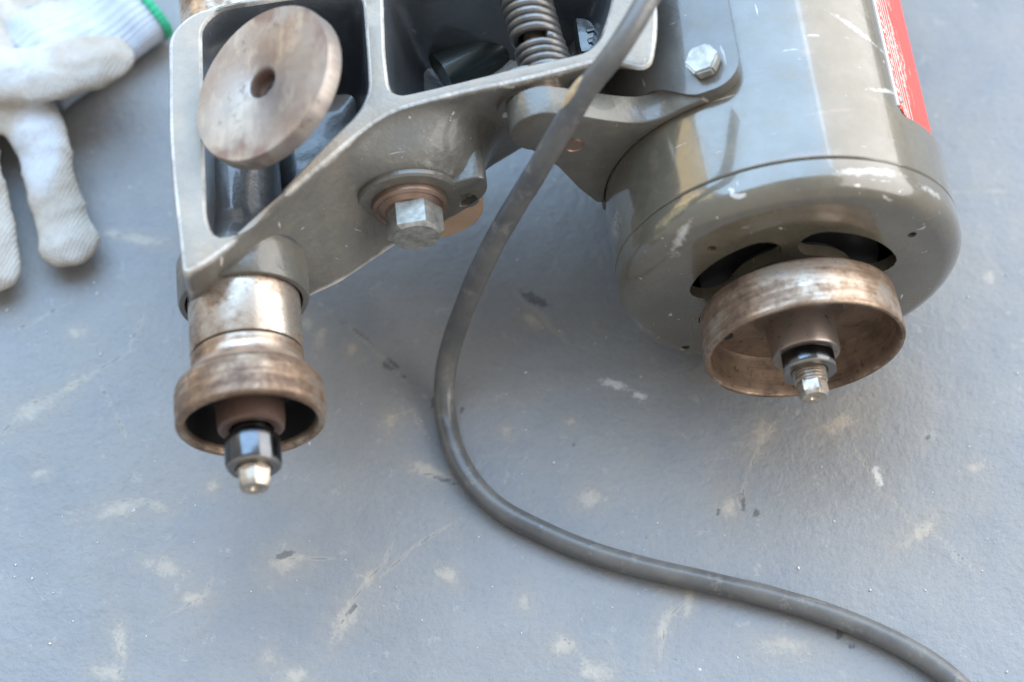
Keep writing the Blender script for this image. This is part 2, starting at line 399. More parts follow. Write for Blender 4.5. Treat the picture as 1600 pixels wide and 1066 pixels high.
def skin(a, b, mi=0):
    for i in range(len(a)):
        j = (i + 1) % len(a); f = bm.faces.new((a[i], a[j], b[j], b[i])); f.material_index = mi
isfront = [p.y < .118 and (p.y < interp([(a.x, a.y) for a in front], p.x) + .004) for p in outer]
WB = .060
def wbot(u): return WB + max(0, u + .082) * 1.85
def botpt(p, fr):
    if fr and p.x > -.2215: return Vector((p.x, interp(Bc, p.x)))
    return p + Vector((-.0035, 0)) * max(0, min(1, (-.205 - p.x) / .012))
bot = [botpt(p, f) for p, f in zip(outer, isfront)]
for _ in range(6): bot = [(bot[i - 1] + bot[i] * 2 + bot[(i + 1) % len(bot)]) / 4 for i in range(len(bot))]
o_in = offset(outer, -.0016); o_m = offset(outer, -.0005)
rows = [ring([(p.x, p.y, wr(p.x)) for p in o_in]), ring([(p.x, p.y, wr(p.x) - .0005) for p in o_m]), ring([(p.x, p.y, wr(p.x) - .0018) for p in outer])]
BU, BW, BV = -.1400, .0865, .0690                            # clamp bolt: across, height, boss face
def sst(a, b, x): t = max(0, min(1, (x - a) / (b - a))); return t * t * (3 - 2 * t)
def web(p, q, t, fr):
    e = t ** 1.25; x = p.x + (q.x - p.x) * e; y = p.y + (q.y - p.y) * e; z = (wr(p.x) - .0018) * (1 - t) + wbot(p.x) * t
    if fr:
        s_ = sst(.038, .0195, math.hypot(x - BU, z - BW)) * sst(0, .12, t)
        if y > BV: y = y * (1 - s_) + BV * s_
    if t > .55 and p.x > -.085:
        c_ = (1 - math.sqrt(max(0, 1 - ((t - .55) / .45) ** 2))) * .010 * sst(-.085, -.07, p.x)
        x -= c_ * .8; y += c_ * (.8 if fr else 0)
    return (x, y, z)
for n_ in range(1, 30):
    rows.append(ring([web(p, q, n_ / 30, f) for p, q, f in zip(outer, bot, isfront)]))
bi = offset(bot, -.003)
rows.append(ring([web(p, q, 1.0, f) for p, q, f in zip(outer, bi, isfront)]))
for a, b in zip(rows, rows[1:]): skin(a, b)
bm.faces.new(rows[-1])
fills = [rows[0]]
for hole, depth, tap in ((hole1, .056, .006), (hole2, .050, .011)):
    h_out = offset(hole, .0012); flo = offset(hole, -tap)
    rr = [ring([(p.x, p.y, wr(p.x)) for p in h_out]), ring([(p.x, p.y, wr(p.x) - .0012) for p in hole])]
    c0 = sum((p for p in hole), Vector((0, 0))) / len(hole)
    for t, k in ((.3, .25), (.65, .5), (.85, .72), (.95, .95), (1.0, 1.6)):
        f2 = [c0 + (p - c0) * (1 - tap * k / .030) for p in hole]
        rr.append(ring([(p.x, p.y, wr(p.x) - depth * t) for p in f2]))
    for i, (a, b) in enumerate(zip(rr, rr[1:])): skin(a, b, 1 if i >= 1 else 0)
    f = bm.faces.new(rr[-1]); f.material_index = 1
    fills.append(rr[0])
es = []
for lp in fills:
    for i in range(len(lp)): es.append(bm.edges.get((lp[i], lp[(i + 1) % len(lp)])))
res = bmesh.ops.triangle_fill(bm, edges=es, use_beauty=True, use_dissolve=False)
for f in [g for g in res['geom'] if isinstance(g, bmesh.types.BMFace)]: f.material_index = 2
bmesh.ops.triangulate(bm, faces=[f for f in bm.faces if len(f.verts) > 4])
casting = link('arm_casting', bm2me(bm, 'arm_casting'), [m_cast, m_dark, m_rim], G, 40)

SPU, SPW = -.2035, .085
# barrel that carries the spindle, with its rolled lip and a split slot
bm = lathe([(0, .150), (.0165, .150), (.0165, .064), (.0200, .056), (.0238, .048), (.0240, .044), (.0240, .0330), (.0234, .0315), (.0215, .0315), (.0208, .034), (.0208, .05), (0, .05)], 80, (SPU, 0, SPW))
bar = link('spindle_barrel', bm2me(bm, 'spindle_barrel'), [m_cast2, m_dark], G)
for p in bar.data.polygons:
    if p.center.y > .050: p.material_index = 1
# split-clamp key on the lip
def boxm(sx, sy, sz, bev=.001):
    b = bmesh.new(); bmesh.ops.create_cube(b, size=1)
    for v in b.verts: v.co = Vector((v.co.x * sx, v.co.y * sy, v.co.z * sz))
    if bev: bmesh.ops.bevel(b, geom=b.edges[:], offset=bev, segments=2, affect='EDGES', profile=.6)
    return bm2me(b, 'box')
o = link('clamp_key', boxm(.0035, .008, .004, .0008), m_cast2, G); o.location = (SPU - .0150, .0365, SPW + .0195); o.rotation_euler = (0, -.65, 0)
# spindle sleeves, groove
bm = lathe([(.0, .049), (.0204, .049), (.0204, .0108), (.0200, .0102), (.0, .0102)], 96, (SPU, 0, SPW))
link('spindle_sleeve', bm2me(bm, 's'), m_sleeve, G)
cup = lathe([(0, .0094), (.0198, .0094), (.0203, .0088), (.0203, .0036), (.0207, .0024), (.0228, .0004), (.0250, -.0016), (.0261, -.0032), (.0267, -.0052), (.0268, -.0092), (.0268, -.0155),
             (.0266, -.0172), (.0258, -.0180), (.0240, -.0181), (.0233, -.0172), (.0230, -.0150), (.0228, -.0015), (.0218, .0000), (0, .0000)], 96, (SPU, 0, SPW))
spc = link('cup_pulley', bm2me(cup, 'cup'), [m_pul, m_black, m_rust], G)
for p in spc.data.polygons:
    c = p.center; r = math.hypot(c.x - SPU, c.z - SPW)
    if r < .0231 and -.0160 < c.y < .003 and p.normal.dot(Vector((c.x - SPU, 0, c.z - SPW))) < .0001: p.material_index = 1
    if .0204 < r < .0255 and -.004 < c.y < .0035 and p.normal.y > .2: p.material_index = 2
hub = lathe([(0, .0005), (.0123, .0005), (.0122, -.0165), (.0118, -.0192), (.0106, -.0200), (.0080, -.0198), (.0076, -.0185), (0, -.0185)], 64, (SPU, 0, SPW))
link('hub', bm2me(hub, 'hub'), m_brown, spc)
nk = lathe([(0, -.018), (.0072, -.018), (.0072, -.025), (0, -.025)], 40, (SPU, 0, SPW)); link('spindle_neck', bm2me(nk, 'neck'), m_blued, G)
nut = lathe([(0, -.0236), (.0096, -.0236), (.0101, -.0242), (.0101, -.0334), (.0099, -.0342), (.0090, -.0350), (.0066, -.0350), (.0062, -.0342), (0, -.0342)], 64, (SPU, 0, SPW), flats=[(R(196), .0086)])
no = link('round_nut', bm2me(nut, 'nut'), [m_blued, m_nutface], G)
for p in no.data.polygons:
    if p.center.y < -.0339: p.material_index = 1
def hexprism(r, v0, v1, c, ch=.0008, hole=.0018, seg=6, rot=0.0, mat=None, name='hex_end', parent=None):
    """hexagonal stud end with chamfer and centre drill"""
    b = bmesh.new(); rows = []
    s = -1 if v1 < v0 else 1
    for rr_, vv, n6 in ((r, v0, 1), (r, v1 - s * ch, 1), (r * .80, v1, 0), (hole, v1, 0), (hole * .4, v1 - s * .0022, 0)):
        row = []
        for i in range(24):
            t = 2 * math.pi * i / 24 + rot
            k = rr_
            if n6:
                a = (t - rot) % (math.pi / 3) - math.pi / 6
                k = rr_ * math.cos(math.pi / 6) / math.cos(a)
            row.append(b.verts.new((c[0] + k * math.cos(t), vv, c[1] + k * math.sin(t))))
        rows.append(row)
    for p, q in zip(rows, rows[1:]):
        for i in range(24): b.faces.new((p[i], p[(i + 1) % 24], q[(i + 1) % 24], q[i]))
    b.faces.new(rows[0]); b.faces.new(rows[-1])
    return link(name, bm2me(b, name), mat, parent, 25)
hx = hexprism(.0060, -.030, -.0425, (SPU, SPW), mat=m_bright, parent=G, rot=R(20), ch=.0022)
th = lathe([(0, -.033), (.0061, -.033), (.0061, -.0358), (.0056, -.0364), (0, -.0364)], 40, (SPU, 0, SPW)); link('thread', bm2me(th, 'thread'), m_bright, hx)
# rear collar of the spindle
rc = lathe([(0, .14), (.0215, .14), (.0215, .165), (.019, .168), (.019, .2), (0, .2)], 64, (SPU + .004, 0, SPW + .008)); link('rear_collar', bm2me(rc, 'rc'), m_sleeve, G)

# ---- clamp bolt on the arm ---------------------------------------
fl = lathe([(.0203, BV + .004), (.0198, BV - .0016), (.0190, BV - .0024), (.0160, BV - .0024), (0, BV - .0022)], 88, (BU, 0, BW))
link('bolt_boss', bm2me(fl, 'boss'), m_cast2, G)
DB = BV - .0024 - .0600
wz = lathe([(.006, .0600), (.0141, .0600), (.0143, .0592), (.0141, .0578), (.0128, .0570), (.0118, .0574), (.0112, .0570), (.0098, .0560), (.006, .0560)], 64, (BU, DB, BW))
link('copper_washer', bm2me(wz, 'w'), m_copper, G)
hexprism(.0107, .0562 + DB, .0452 + DB, (BU + .0012, BW - .0005), ch=.0014, hole=.0004, mat=m_zinc, parent=G, rot=R(8), name='hex_bolt')
# lug with a drilled hole beside the boss
P0 = .0668
lugpx = [(690, 292), (742, 277), (760, 280), (763, 302), (738, 322), (700, 345), (670, 320)]
lo = rounded([(pv(x, y, P0).x, pv(x, y, P0).z) for x, y in lugpx], [.002, .004, .003, .004, .004, .004, .004], 4)
hc = pv(727, 314, P0); hl = [Vector((hc.x + .0042 * math.cos(t * math.pi / 12), hc.z + .0042 * math.sin(t * math.pi / 12))) for t in range(24)]
bm = prism(lo, lambda x, y, d: Vector((x, d, y)), P0, P0 + .030, [hl], .001)
lug = link('drilled_lug', bm2me(bm, 'lug'), m_cast2, G)
st = lathe([(0, .0), (.0026, .0), (.003, -.001), (.003, .012), (0, .012)], 20, (hc.x + .001, P0 + .0045, hc.z)); link('set_screw', bm2me(st, 'ss'), m_zinc, lug)
tn = lathe([(0, .086), (.0205, .086), (.0212, .085), (.0212, .0785), (.0205, .078), (0, .078)], 64, (-.1325, 0, .0605)); link('fibre_disc', bm2me(tn, 'tan'), m_tan, G)

# ---- pivot pin and motor bracket ---------------------------------
V0 = .074
piv = pv(850, 207, V0)
pb = lathe([(.0128, .0980), (.0127, .0960), (.0125, .0940), (.0125, .0900), (.0125, .0870), (0, .0870)], 56, (piv.x - .003, 0, piv.z - .004)); link('pivot_boss', bm2me(pb, 'pb'), m_cast2, G)
pp = lathe([(0, .095), (.0095, .095), (.0095, .078), (0, .078)], 40, (piv.x, 0, piv.z)); link('pivot_pin', bm2me(pp, 'pp'), m_bright, G)
MR = .0652; SR = .0705
def arcpts(r, a0, a1, n): return [Vector((r * math.cos(R(a0 + (a1 - a0) * i / n)), AX + r * math.sin(R(a0 + (a1 - a0) * i / n)))) for i in range(n + 1)]
toppx = [(905, 181), (955, 189), (1000, 192), (1035, 184), (1068, 172), (1098, 156)]
def outw(p, r):
    q = Vector((p.x, p.y - AX))
    if q.length < r: q = q.normalized() * r
    return Vector((q.x, q.y + AX))
tp = [outw(Vector((pv(x, y, V0).x, pv(x, y, V0).z)), MR + (.0035 if x < 1090 else .0022)) for x, y in toppx]
ears = [Vector((piv.x + .0125 * math.cos(R(a)), piv.z + .0125 * math.sin(R(a)))) for a in range(70, 260, 12)]
low = [Vector((pv(x, y, V0).x, pv(x, y, V0).z)) for x, y in [(872, 262), (905, 296), (932, 317), (944, 318)]]
alast = math.degrees(math.atan2(tp[-1].y - AX, tp[-1].x))
brk = catmull(tp[::-1], 5) + ears + low + arcpts(MR, 190, alast - 1, 26)
bm = prism([Vector((p.x, p.y)) for p in brk], lambda x, y, d: Vector((x, d, y)), V0, V0 + .0115, [], .0009)
bracket = link('motor_bracket', bm2me(bm, 'bracket'), m_cast2, G)
# saddle: curved pad bolted to the shell
bm = bmesh.new(); ns, nv = 44, 30; grid = {}
for k, rr_ in enumerate((SR, MR - .001)):
    for i in range(ns + 1):
        for j in range(nv + 1):
            ve = j / nv
            a = 104.5 + (172 - 104.5) * (i / ns) ** 1.3
            vs_ = V0 + .0015 + .0105 * sst(117, 134, a) + .011 * (1 - math.sqrt(max(0, 1 - (max(0, 113.5 - a) / 9.01) ** 2)))
            grid[k, i, j] = bm.verts.new((rr_ * math.cos(R(a)), vs_ + (.24 - vs_) * ve ** 1.4, AX + rr_ * math.sin(R(a))))
for k in (0, 1):
    for i in range(ns):
        for j in range(nv): bm.faces.new([grid[k, a, b] for a, b in ((i, j), (i + 1, j), (i + 1, j + 1), (i, j + 1))])
for i in range(ns):
    for j in (0, nv): bm.faces.new([grid[0, i, j], grid[0, i + 1, j], grid[1, i + 1, j], grid[1, i, j]])
for j in range(nv):
    for i in (0, ns): bm.faces.new([grid[0, i, j], grid[0, i, j + 1], grid[1, i, j + 1], grid[1, i, j]])
m_saddle = enamel('saddle_enamel', (.085, .082, .075), .34, .70, coat=.6)
link('saddle_pad', bm2me(bm, 'saddle'), m_saddle, bracket)
ba = R(114.5); bd = Vector((math.cos(ba), 0, math.sin(ba)))
bb = Vector((0, .0865, AX)) + bd * SR
bm = bmesh.new(); bmesh.ops.create_cone(bm, cap_ends=True, segments=6, radius1=.0066, radius2=.0066, depth=.0052)
bmesh.ops.bevel(bm, geom=bm.edges[:], offset=.0008, segments=2, affect='EDGES')
o = link('hex_bolt', bm2me(bm, 'hb'), m_zinc, bracket, 30); o.location = bb + bd * .0026; o.rotation_euler = bd.to_track_quat('Z', 'Y').to_euler()
bm = bmesh.new(); bmesh.ops.create_circle
pn = lathe([(0, .0005), (.0032, .0005), (.0036, 0), (.0036, .004), (0, .004)], 24, (pv(897, 226, V0).x, V0 - .0008, pv(897, 226, V0).z)); link('pin_end', bm2me(pn, 'pn'), m_copper, bracket)

# ---- springs ------------------------------------------------------
def spring(u, w, v0, v1, turns, rad, wire, tilt, name):
    pts = []; n = int(turns * 20)
    for i in range(n + 1):
        t = i / n; a = 2 * math.pi * turns * t
        pts.append(Vector((u + tilt * (v0 + (v1 - v0) * t - v0) + rad * math.cos(a), v0 + (v1 - v0) * t, w + rad * math.sin(a))))
    return link(name, bm2me(tube(pts, wire, 8), name), m_spring, G, None)
q = pw(858, 100, .128)
SPR = .0084; WIRE = .00168
spring(q.x + .001, .1175, q.y - .002, q.y + .0148, 5.2, SPR, WIRE, -.16, 'tension_spring')
q2 = pw(848, 48, .128)
spring(q2.x - .0018, .1180, q2.y + .003, q2.y + .032, 8, SPR * .98, WIRE * 1.08, -.10, 'tension_spring')
rod = [Vector((q.x + .001, q.y - .012, .1175)), Vector((q.x - .005, q.y + .045, .1175))]
link('spring_rod', bm2me(tube(rod, .0048, 24), 'rod'), m_bright, G)

# ---- belt guard bar and raised mark down in the second recess ------------------------
m_green = enamel('dark_green_enamel', (.012, .020, .019), .34, .73, (.25, .21, .09), coat=.3)
a, b = pw(690, 108, .092), pw(822, 38, .092)
pa, pb_ = a + Vector((0, .006, -.014)), b + Vector((0, .006, -.014))
link('recess_bar', bm2me(tube([pa.lerp(pb_, t / 8) for t in range(9)], .0095, 24), 'bar'), m_green, G)
mk = pw(937, 14, .108)
pad = link('mark_pad', boxm(.022, .036, .024, .003), m_dark, G); pad.location = (mk.x + .001, mk.y - .001, .108 - .012)
bm = tube([Vector((.0065 * math.cos(t * math.pi / 16), .0055 * math.sin(t * math.pi / 16), 0)) for t in range(33)], .0006, 8, cap=False)
o = link('raised_mark', bm2me(bm, 'rm'), m_saddle, pad); o.location = (-.001, .002, .0122)
for k, (dx, dy, sx, sy) in enumerate(((-.0035, 0, .0012, .006), (-.001, .001, .0032, .0012), (-.001, -.0018, .0032, .0012), (.0028, 0, .0012, .006))):
    o = link('raised_letter', boxm(sx, sy, .0012, .0003), m_saddle, pad); o.location = (dx - .001, dy + .002, .0122)
for k in range(2):
    o = link('raised_bar', boxm(.013, .0022, .0016, .0005), m_saddle, pad); o.location = (-.001, -.0075 - .005 * k, .0122); o.rotation_euler = (0, 0, .2)

# ---- motor --------------------------------------------------------
BR = .0650
def shell(v0, v1): pass
fa = R(26); fd = .0584
bm = lathe([(.050, .30), (.0625, .30), (BR, .296), (BR, .0665)], 128, (0, 0, AX), flats=[(fa, fd)])
lathe([(BR, .0665), (BR, .0655), (BR, .0432), (.0645, .0426), (.0640, .0426), (.0640, .050)], 128, (0, 0, AX), bm=bm)
# step face between flat and band
N = 128
shellme = bm2me(bm, 'motor_shell')
motor = link('motor_shell', shellme, m_motor, G, 30)
bm = lathe([(.040, .0664), (BR - .0002, .0664)], 128, (0, 0, AX)); link('shell_step', bm2me(bm, 'step'), m_motor, motor)
bm = lathe([(.0505, .300), (.0, .3002)], 64, (0, 0, AX)); link('rear_cover', bm2me(bm, 'rear'), m_motor, motor)
prof = [(.0632, .050), (.0632, .0420), (BR, .0418), (BR + .0001, .0390)]
for i in range(1, 13):
    t = i / 12 * math.pi / 2; prof.append((.0560 + .0091 * math.cos(t), .0365 - .0088 * math.sin(t)))
prof += [(.050, .0271), (.040, .0268), (.030, .0268), (.020, .0268), (.020, .0315), (.030, .0315), (.040, .0315), (.050, .0318), (.058, .038), (.0610, .050), (.0632, .050)]
bm = lathe(prof, 128, (0, 0, AX))
bmesh.ops.remove_doubles(bm, verts=bm.verts[:], dist=1e-6)
bell = link('end_bell', bm2me(bm, 'bell'), m_motor, motor, 30)
cut = []
for (a0, a1) in ((104, 184), (9, 93), (-72, -8), (-160, -84)):
    r0, r1 = .0235, .0402
    pts = []
    for k in range(15): t = R(a0 + (a1 - a0) * k / 14); pts.append((r1 * math.cos(t), r1 * math.sin(t)))
    for k in range(15): t = R(a1 + (a0 - a1) * k / 14); pts.append((r0 * math.cos(t), r0 * math.sin(t)))
    rl = [.0] * 30; rl[0] = rl[14] = rl[15] = rl[29] = .0008
    pl = []
    rc_ = (r1 - r0) / 2; rm = (r0 + r1) / 2
    da = math.degrees(rc_ / rm)
    for k in range(13): t = R(a0 + da + (a1 - a0 - 2 * da) * k / 12); pl.append(Vector((r1 * math.cos(t), r1 * math.sin(t))))
    e = R(a1 - da); ce = Vector((rm * math.cos(e), rm * math.sin(e)))
    for k in range(1, 8): t = e + math.pi * k / 8; pl.append(ce + Vector((rc_ * math.cos(t), rc_ * math.sin(t))))
    for k in range(13): t = R(a1 - da + (a0 - a1 + 2 * da) * k / 12); pl.append(Vector((r0 * math.cos(t), r0 * math.sin(t))))
    e = R(a0 + da); ce = Vector((rm * math.cos(e), rm * math.sin(e)))
    for k in range(1, 8): t = e + math.pi + math.pi * k / 8; pl.append(ce + Vector((rc_ * math.cos(t), rc_ * math.sin(t))))
    bmc = prism(pl, lambda x, y, d: Vector((x, d, y + AX)), .020, .0345)
    cut.append(link('cutter', bm2me(bmc, 'c'), m_motor, G, None))
holes = []
for (x, y) in ((1112, 388), (1425, 367), (1072, 545)):
    h = pv(x, y, .0272); holes.append(h)
    cut.append(link('cutter', bm2me(lathe([(0, .015), (.0017, .015), (.0017, .0300), (0, .0300)], 20, (h.x, 0, h.z)), 'c'), m_motor, G, None))
bpy.context.view_layer.update()
boolean(bell, cut)
bell.data.shade_smooth(); bell.data.set_sharp_from_angle(angle=R(30))
# inside of the bell: dark drum, rotor fan
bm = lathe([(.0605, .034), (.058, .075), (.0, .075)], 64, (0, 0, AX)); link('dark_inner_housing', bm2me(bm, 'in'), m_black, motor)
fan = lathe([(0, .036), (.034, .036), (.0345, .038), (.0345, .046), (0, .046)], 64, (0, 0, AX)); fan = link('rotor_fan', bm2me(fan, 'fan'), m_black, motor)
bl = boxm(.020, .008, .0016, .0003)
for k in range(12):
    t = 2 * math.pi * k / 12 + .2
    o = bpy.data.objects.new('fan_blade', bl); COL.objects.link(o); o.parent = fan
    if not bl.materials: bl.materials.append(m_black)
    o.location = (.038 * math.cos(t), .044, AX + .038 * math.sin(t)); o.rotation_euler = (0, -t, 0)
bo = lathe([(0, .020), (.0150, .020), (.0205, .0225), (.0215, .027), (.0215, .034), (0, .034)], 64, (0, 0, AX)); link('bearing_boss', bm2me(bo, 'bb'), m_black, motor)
# pulley on the motor
pu = lathe([(.0, .0190), (.0345, .0190), (.0362, .0184), (.0367, .0172), (.0372, .0100), (.0375, .0012), (.0375, .0003), (.0371, -.0004), (.0360, -.0004), (.0354, .0002), (.0350, .0020), (.0344, .0135), (.0335, .0150), (.0220, .0158), (.0160, .0150), (0, .0150)], 120, (0, 0, AX))
pul = link('motor_pulley', bm2me(pu, 'pulley'), [m_pul, m_pulin], G)
for p in pul.data.polygons:
    c = p.center; r = math.hypot(c.x, c.z - AX)
    if r < .0352 and -.0002 < c.y < .0165: p.material_index = 1
hb = lathe([(.0, .0152), (.0170, .0152), (.0142, .0130), (.0131, .0100), (.0128, -.0015), (.0124, -.0024), (.0112, -.0026), (0, -.0026)], 64, (0, 0, AX)); link('hub', bm2me(hb, 'hub'), steel('hub_steel', (.24, .20, .175), (.075, .05, .037), (.30, .45), amount=(.45, .75), metal=.7), pul)
hh = lathe([(0, .002), (.0021, .002), (.0021, -.0003), (0, -.0003)], 20, (-.0255, .0152, AX - .012)); link('hole_dark_disc', bm2me(hh, 'bh'), m_black, pul)  # solid black disc painted in for the shade inside a drilled hole
nt = lathe([(0, -.0024), (.0098, -.0024), (.0109, -.0030), (.0110, -.0080), (.0108, -.0087), (.0100, -.0094), (.0072, -.0092), (.0064, -.0085), (0, -.0085)], 64, (0, 0, AX), flats=[(R(190), .0092), (R(10), .0100)])
no = link('round_nut', bm2me(nt, 'nut'), [m_blued, m_nutface], G)
for p in no.data.polygons:
    if p.center.y < -.0084: p.material_index = 1
pr = [(0, -.008)]; v = -.0086
while v > -.0132: pr += [(.0062, v), (.0062, v - .0004), (.0056, v - .0007), (.0056, v - .0010)]; v -= .00135
pr += [(.0056, v), (.0, v)]
tho = link('threaded_end', bm2me(lathe(pr, 40, (0, 0, AX)), 'thr'), m_bright, G)
hexprism(.0057, v + .001, -.0196, (0, AX), ch=.0016, hole=.0016, mat=m_bright, parent=tho, rot=R(14), name='hex_end')
# nameplate on the flat
def plate_material():
    s = NT('red_nameplate'); sx = s.n('SeparateXYZ'); s.l(s.tc.outputs['Object'], sx.inputs[0])
    X, Y = sx.outputs[0], sx.outputs[1]          # X across (0 = upper edge), Y along the axis
    def band(a, b):
        return s.math('MULTIPLY', s.math('GREATER_THAN', X, a), s.math('LESS_THAN', X, b))
    st = s.noise(1.0, 2, .6, s.mapped((260, 520, 1)))
    strokes = s.ramp(st, [(.50, 0), (.56, 1)])
    t1 = s.math('MULTIPLY', band(.0022, .0060), strokes)
    st2 = s.ramp(s.noise(1.0, 2, .6, s.mapped((500, 480, 1), (3, 5, 0))), [(.5, 0), (.58, 1)])
    gate = s.ramp(s.noise(1.0, 1, .5, s.mapped((60, 38, 1))), [(.5, 0), (.53, 1)])
    t2 = s.math('MULTIPLY', s.math('MULTIPLY', band(.0085, .030), st2), gate)
    ln = None
    for a in (.0071, .0108, .0150, .0200): 
        b = band(a, a + .0014); ln = b if ln is None else s.math('MAXIMUM', ln, b)
    edge = s.math('LESS_THAN', X, .0010)
    m = s.math('MAXIMUM', s.math('MAXIMUM', t1, s.math('MULTIPLY', t2, .7)), s.math('MAXIMUM', s.math('MULTIPLY', ln, .8), edge))
    sc = s.ramp(s.noise(1.0, 3, .6, s.mapped((140, 60, 1)), dist=1.2), [(.66, 0), (.69, .7)])
    red = s.mix(s.noise(40, 3), (.66, .060, .045), (.74, .085, .06))
    c = s.mix(s.math('MAXIMUM', m, sc), red, (.72, .60, .55))
    s.set(Base_Color=c, Roughness=.38, Metallic=.1); s.bump(m, .2, .0003); return s.m
half = math.sqrt(.065 ** 2 - fd ** 2)
me = boxm(half * 2 - .002, .20, .0007, .0002)
for v_ in me.vertices: v_.co.x += half - .001
plate = link('nameplate', me, plate_material(), motor)
# local frame: x runs down across the flat, y along the axis, z outward
nrm = Vector((math.cos(fa), 0, math.sin(fa))); dwn = Vector((math.sin(fa), 0, -math.cos(fa))); ax = Vector((0, 1, 0))
Mx = Matrix(((dwn.x, ax.x, nrm.x), (dwn.y, ax.y, nrm.y), (dwn.z, ax.z, nrm.z)))
plate.rotation_euler = Mx.to_euler()
plate.location = Vector((0, .071 + .10, AX)) + nrm * (fd + .0002) - dwn * (half - .001)
rv = link('rivet', bm2me(lathe([(0, .0011), (.0011, .0008), (.0017, 0), (.0017, -.0006), (0, -.0006)], 20, (0, 0, 0), axis=(0, 0, 1)), 'rv'), m_zinc, plate)
rv.location = (.0035, -.096, .0006)

# ================================================================== loose steel disc propped in the arm recess
nd = Vector((-.571, -.019, .818)).normalized()
DZ = .140; dc = gp(420, 137, DZ)
disc = lathe([(.0052, -.0034), (.0302, -.0034), (.0309, -.0026), (.0309, .0031), (.0303, .0040), (.0068, .0040), (.0058, .0034), (.0052, .0022), (.0052, -.0034)], 96)
me = bm2me(disc, 'disc')
s = NT('scraped_disc_steel')
sc1 = s.noise(1.0, 5, .68, s.mapped((30, 1, 75))); sc2 = s.noise(34, 5, .62); sc3 = s.noise(150, 4, .7)
c = s.mix(s.ramp(sc2, [(.35, 0), (.62, 1)]), (.185, .152, .138), (.30, .272, .248))
c = s.mix(s.ramp(sc1, [(.50, 0), (.66, .65)]), c, (.46, .41, .345))
c = s.mix(s.ramp(s.noise(46, 4, .6, s.mapped((1, 1, 1), (4, 2, 7))), [(.54, 0), (.66, .8)]), c, (.16, .11, .095))
c = s.mix(s.ramp(sc3, [(.62, 0), (.72, .6)]), c, (.06, .04, .033))
s.set(Base_Color=c, Metallic=.7, Roughness=s.ramp(sc2, [(.3, .36), (.7, .55)])); s.bump(s.math('ADD', sc1, sc3), .2, .0005)
dk = link('steel_disc', me, [s.m, steel('disc_bore_rust', (.16, .10, .08), (.06, .035, .025), (.5, .7), metal=.3, mid=(.1, .06, .045))])
for p in me.polygons:
    if math.hypot(p.center.x, p.center.z) < .0057: p.material_index = 1
q_ = nd.to_track_quat('Y', 'Z'); dk.rotation_mode = 'QUATERNION'; dk.rotation_quaternion = q_; dk.location = dc
dk['label'] = 'thick scraped steel disc with centre hole propped tilted in the arm recess'; dk['category'] = 'disc'
# stud in the recess that carries the disc
lc = w2l(dc + Vector((-.007, .014, 0)) - nd * .0040); lz = lc.z - (nd.x * -.007 + nd.y * .014) / nd.z
sd = lathe([(0, .064), (.0075, .064), (.0075, lz - .009), (.0060, lz - .0062), (0, lz - .0060)], 40, (lc.x, lc.y, 0), axis=(0, 0, 1)); link('support_stud', bm2me(sd, 'stud'), m_dark, G)
chp = pw(366, 292, .092)
bm = bmesh.new(); bmesh.ops.create_icosphere(bm, subdivisions=2, radius=1)
for v_ in bm.verts:
    n_ = mnoise.noise(v_.co * 1.7) ; v_.co = Vector((v_.co.x * .0045, v_.co.y * .0075, v_.co.z * .005)) * (1 + .5 * n_)
o = link('casting_rib', bm2me(bm, 'rib'), plain('scuffed_brass_rib', (.52, .44, .30), .45, .3, .3, 200, .4), G, 25); o.location = chp; o.rotation_euler = (0, .4, -.35)

# ================================================================== power cord
path = [(1040, -45, .172), (1012, -5, .170), (985, 42, .167), (955, 88, .161), (922, 130, .152), (897, 172, .143), (868, 222, .131), (836, 276, .115), (800, 330, .097), (768, 384, .079), (742, 438, .060), (720, 492, .041),
        (704, 545, .024), (695, 596, .0115), (696, 650, .0052), (708, 702, .0048), (735, 752, .0048), (782, 797, .0048), (850, 832, .0048), (930, 864, .0048), (1020, 891, .0048), (1110, 912, .0048), (1200, 931, .0048), (1290, 956, .0048),
        (1370, 988, .0048), (1436, 1024, .0048), (1490, 1064, .0048), (1540, 1115, .0048), (1590, 1180, .0048)]
cp = catmull([gp(x, y, z) for x, y, z in path], 10)
CR = .0042
cp = [p + Vector((mnoise.noise(p * 22), mnoise.noise(p * 22 + Vector((9, 3, 1))), 0)) * .0009 for p in cp]
rad_ = [CR * (1 + .05 * mnoise.noise(p * 60)) for p in cp]
s = NT('cord_rubber'); nz = s.noise(45, 5, .65); fz = s.noise(300, 4, .6)
c = s.mix(s.ramp(nz, [(.35, 0), (.7, 1)]), (.060, .061, .064), (.115, .110, .102))
c = s.mix(s.ramp(s.noise(110, 7, .78), [(.54, 0), (.70, .65)]), c, (.235, .215, .185))
k1, k2 = gp(893, 148, .150), gp(907, 134, .152)
nb = s.math('ADD', s.blobs([(tuple(k1), (.0085, .011, .012), -.6), (tuple(k2), (.006, .009, .012), -.6)]), s.math('MULTIPLY', s.math('SUBTRACT', fz, .5), .5))
nick = s.n('SeparateXYZ')
c2 = s.mix(s.ramp(nb, [(.34, 0), (.40, 1)]), c, (.42, .30, .17))
s.set(Base_Color=c, Roughness=s.math('ADD', s.math('MULTIPLY', nz, .25), .20), Specular_IOR_Level=.45); s.bump(s.math('ADD', fz, s.math('MULTIPLY', nz, 2)), .15, .0005)
cord = link('power_cord', bm2me(tube(cp, rad_, 20), 'cord'), s.m, None, None)
cord['label'] = 'thick dark grey rubber power cord looping across the arm and floor'; cord['category'] = 'cord'
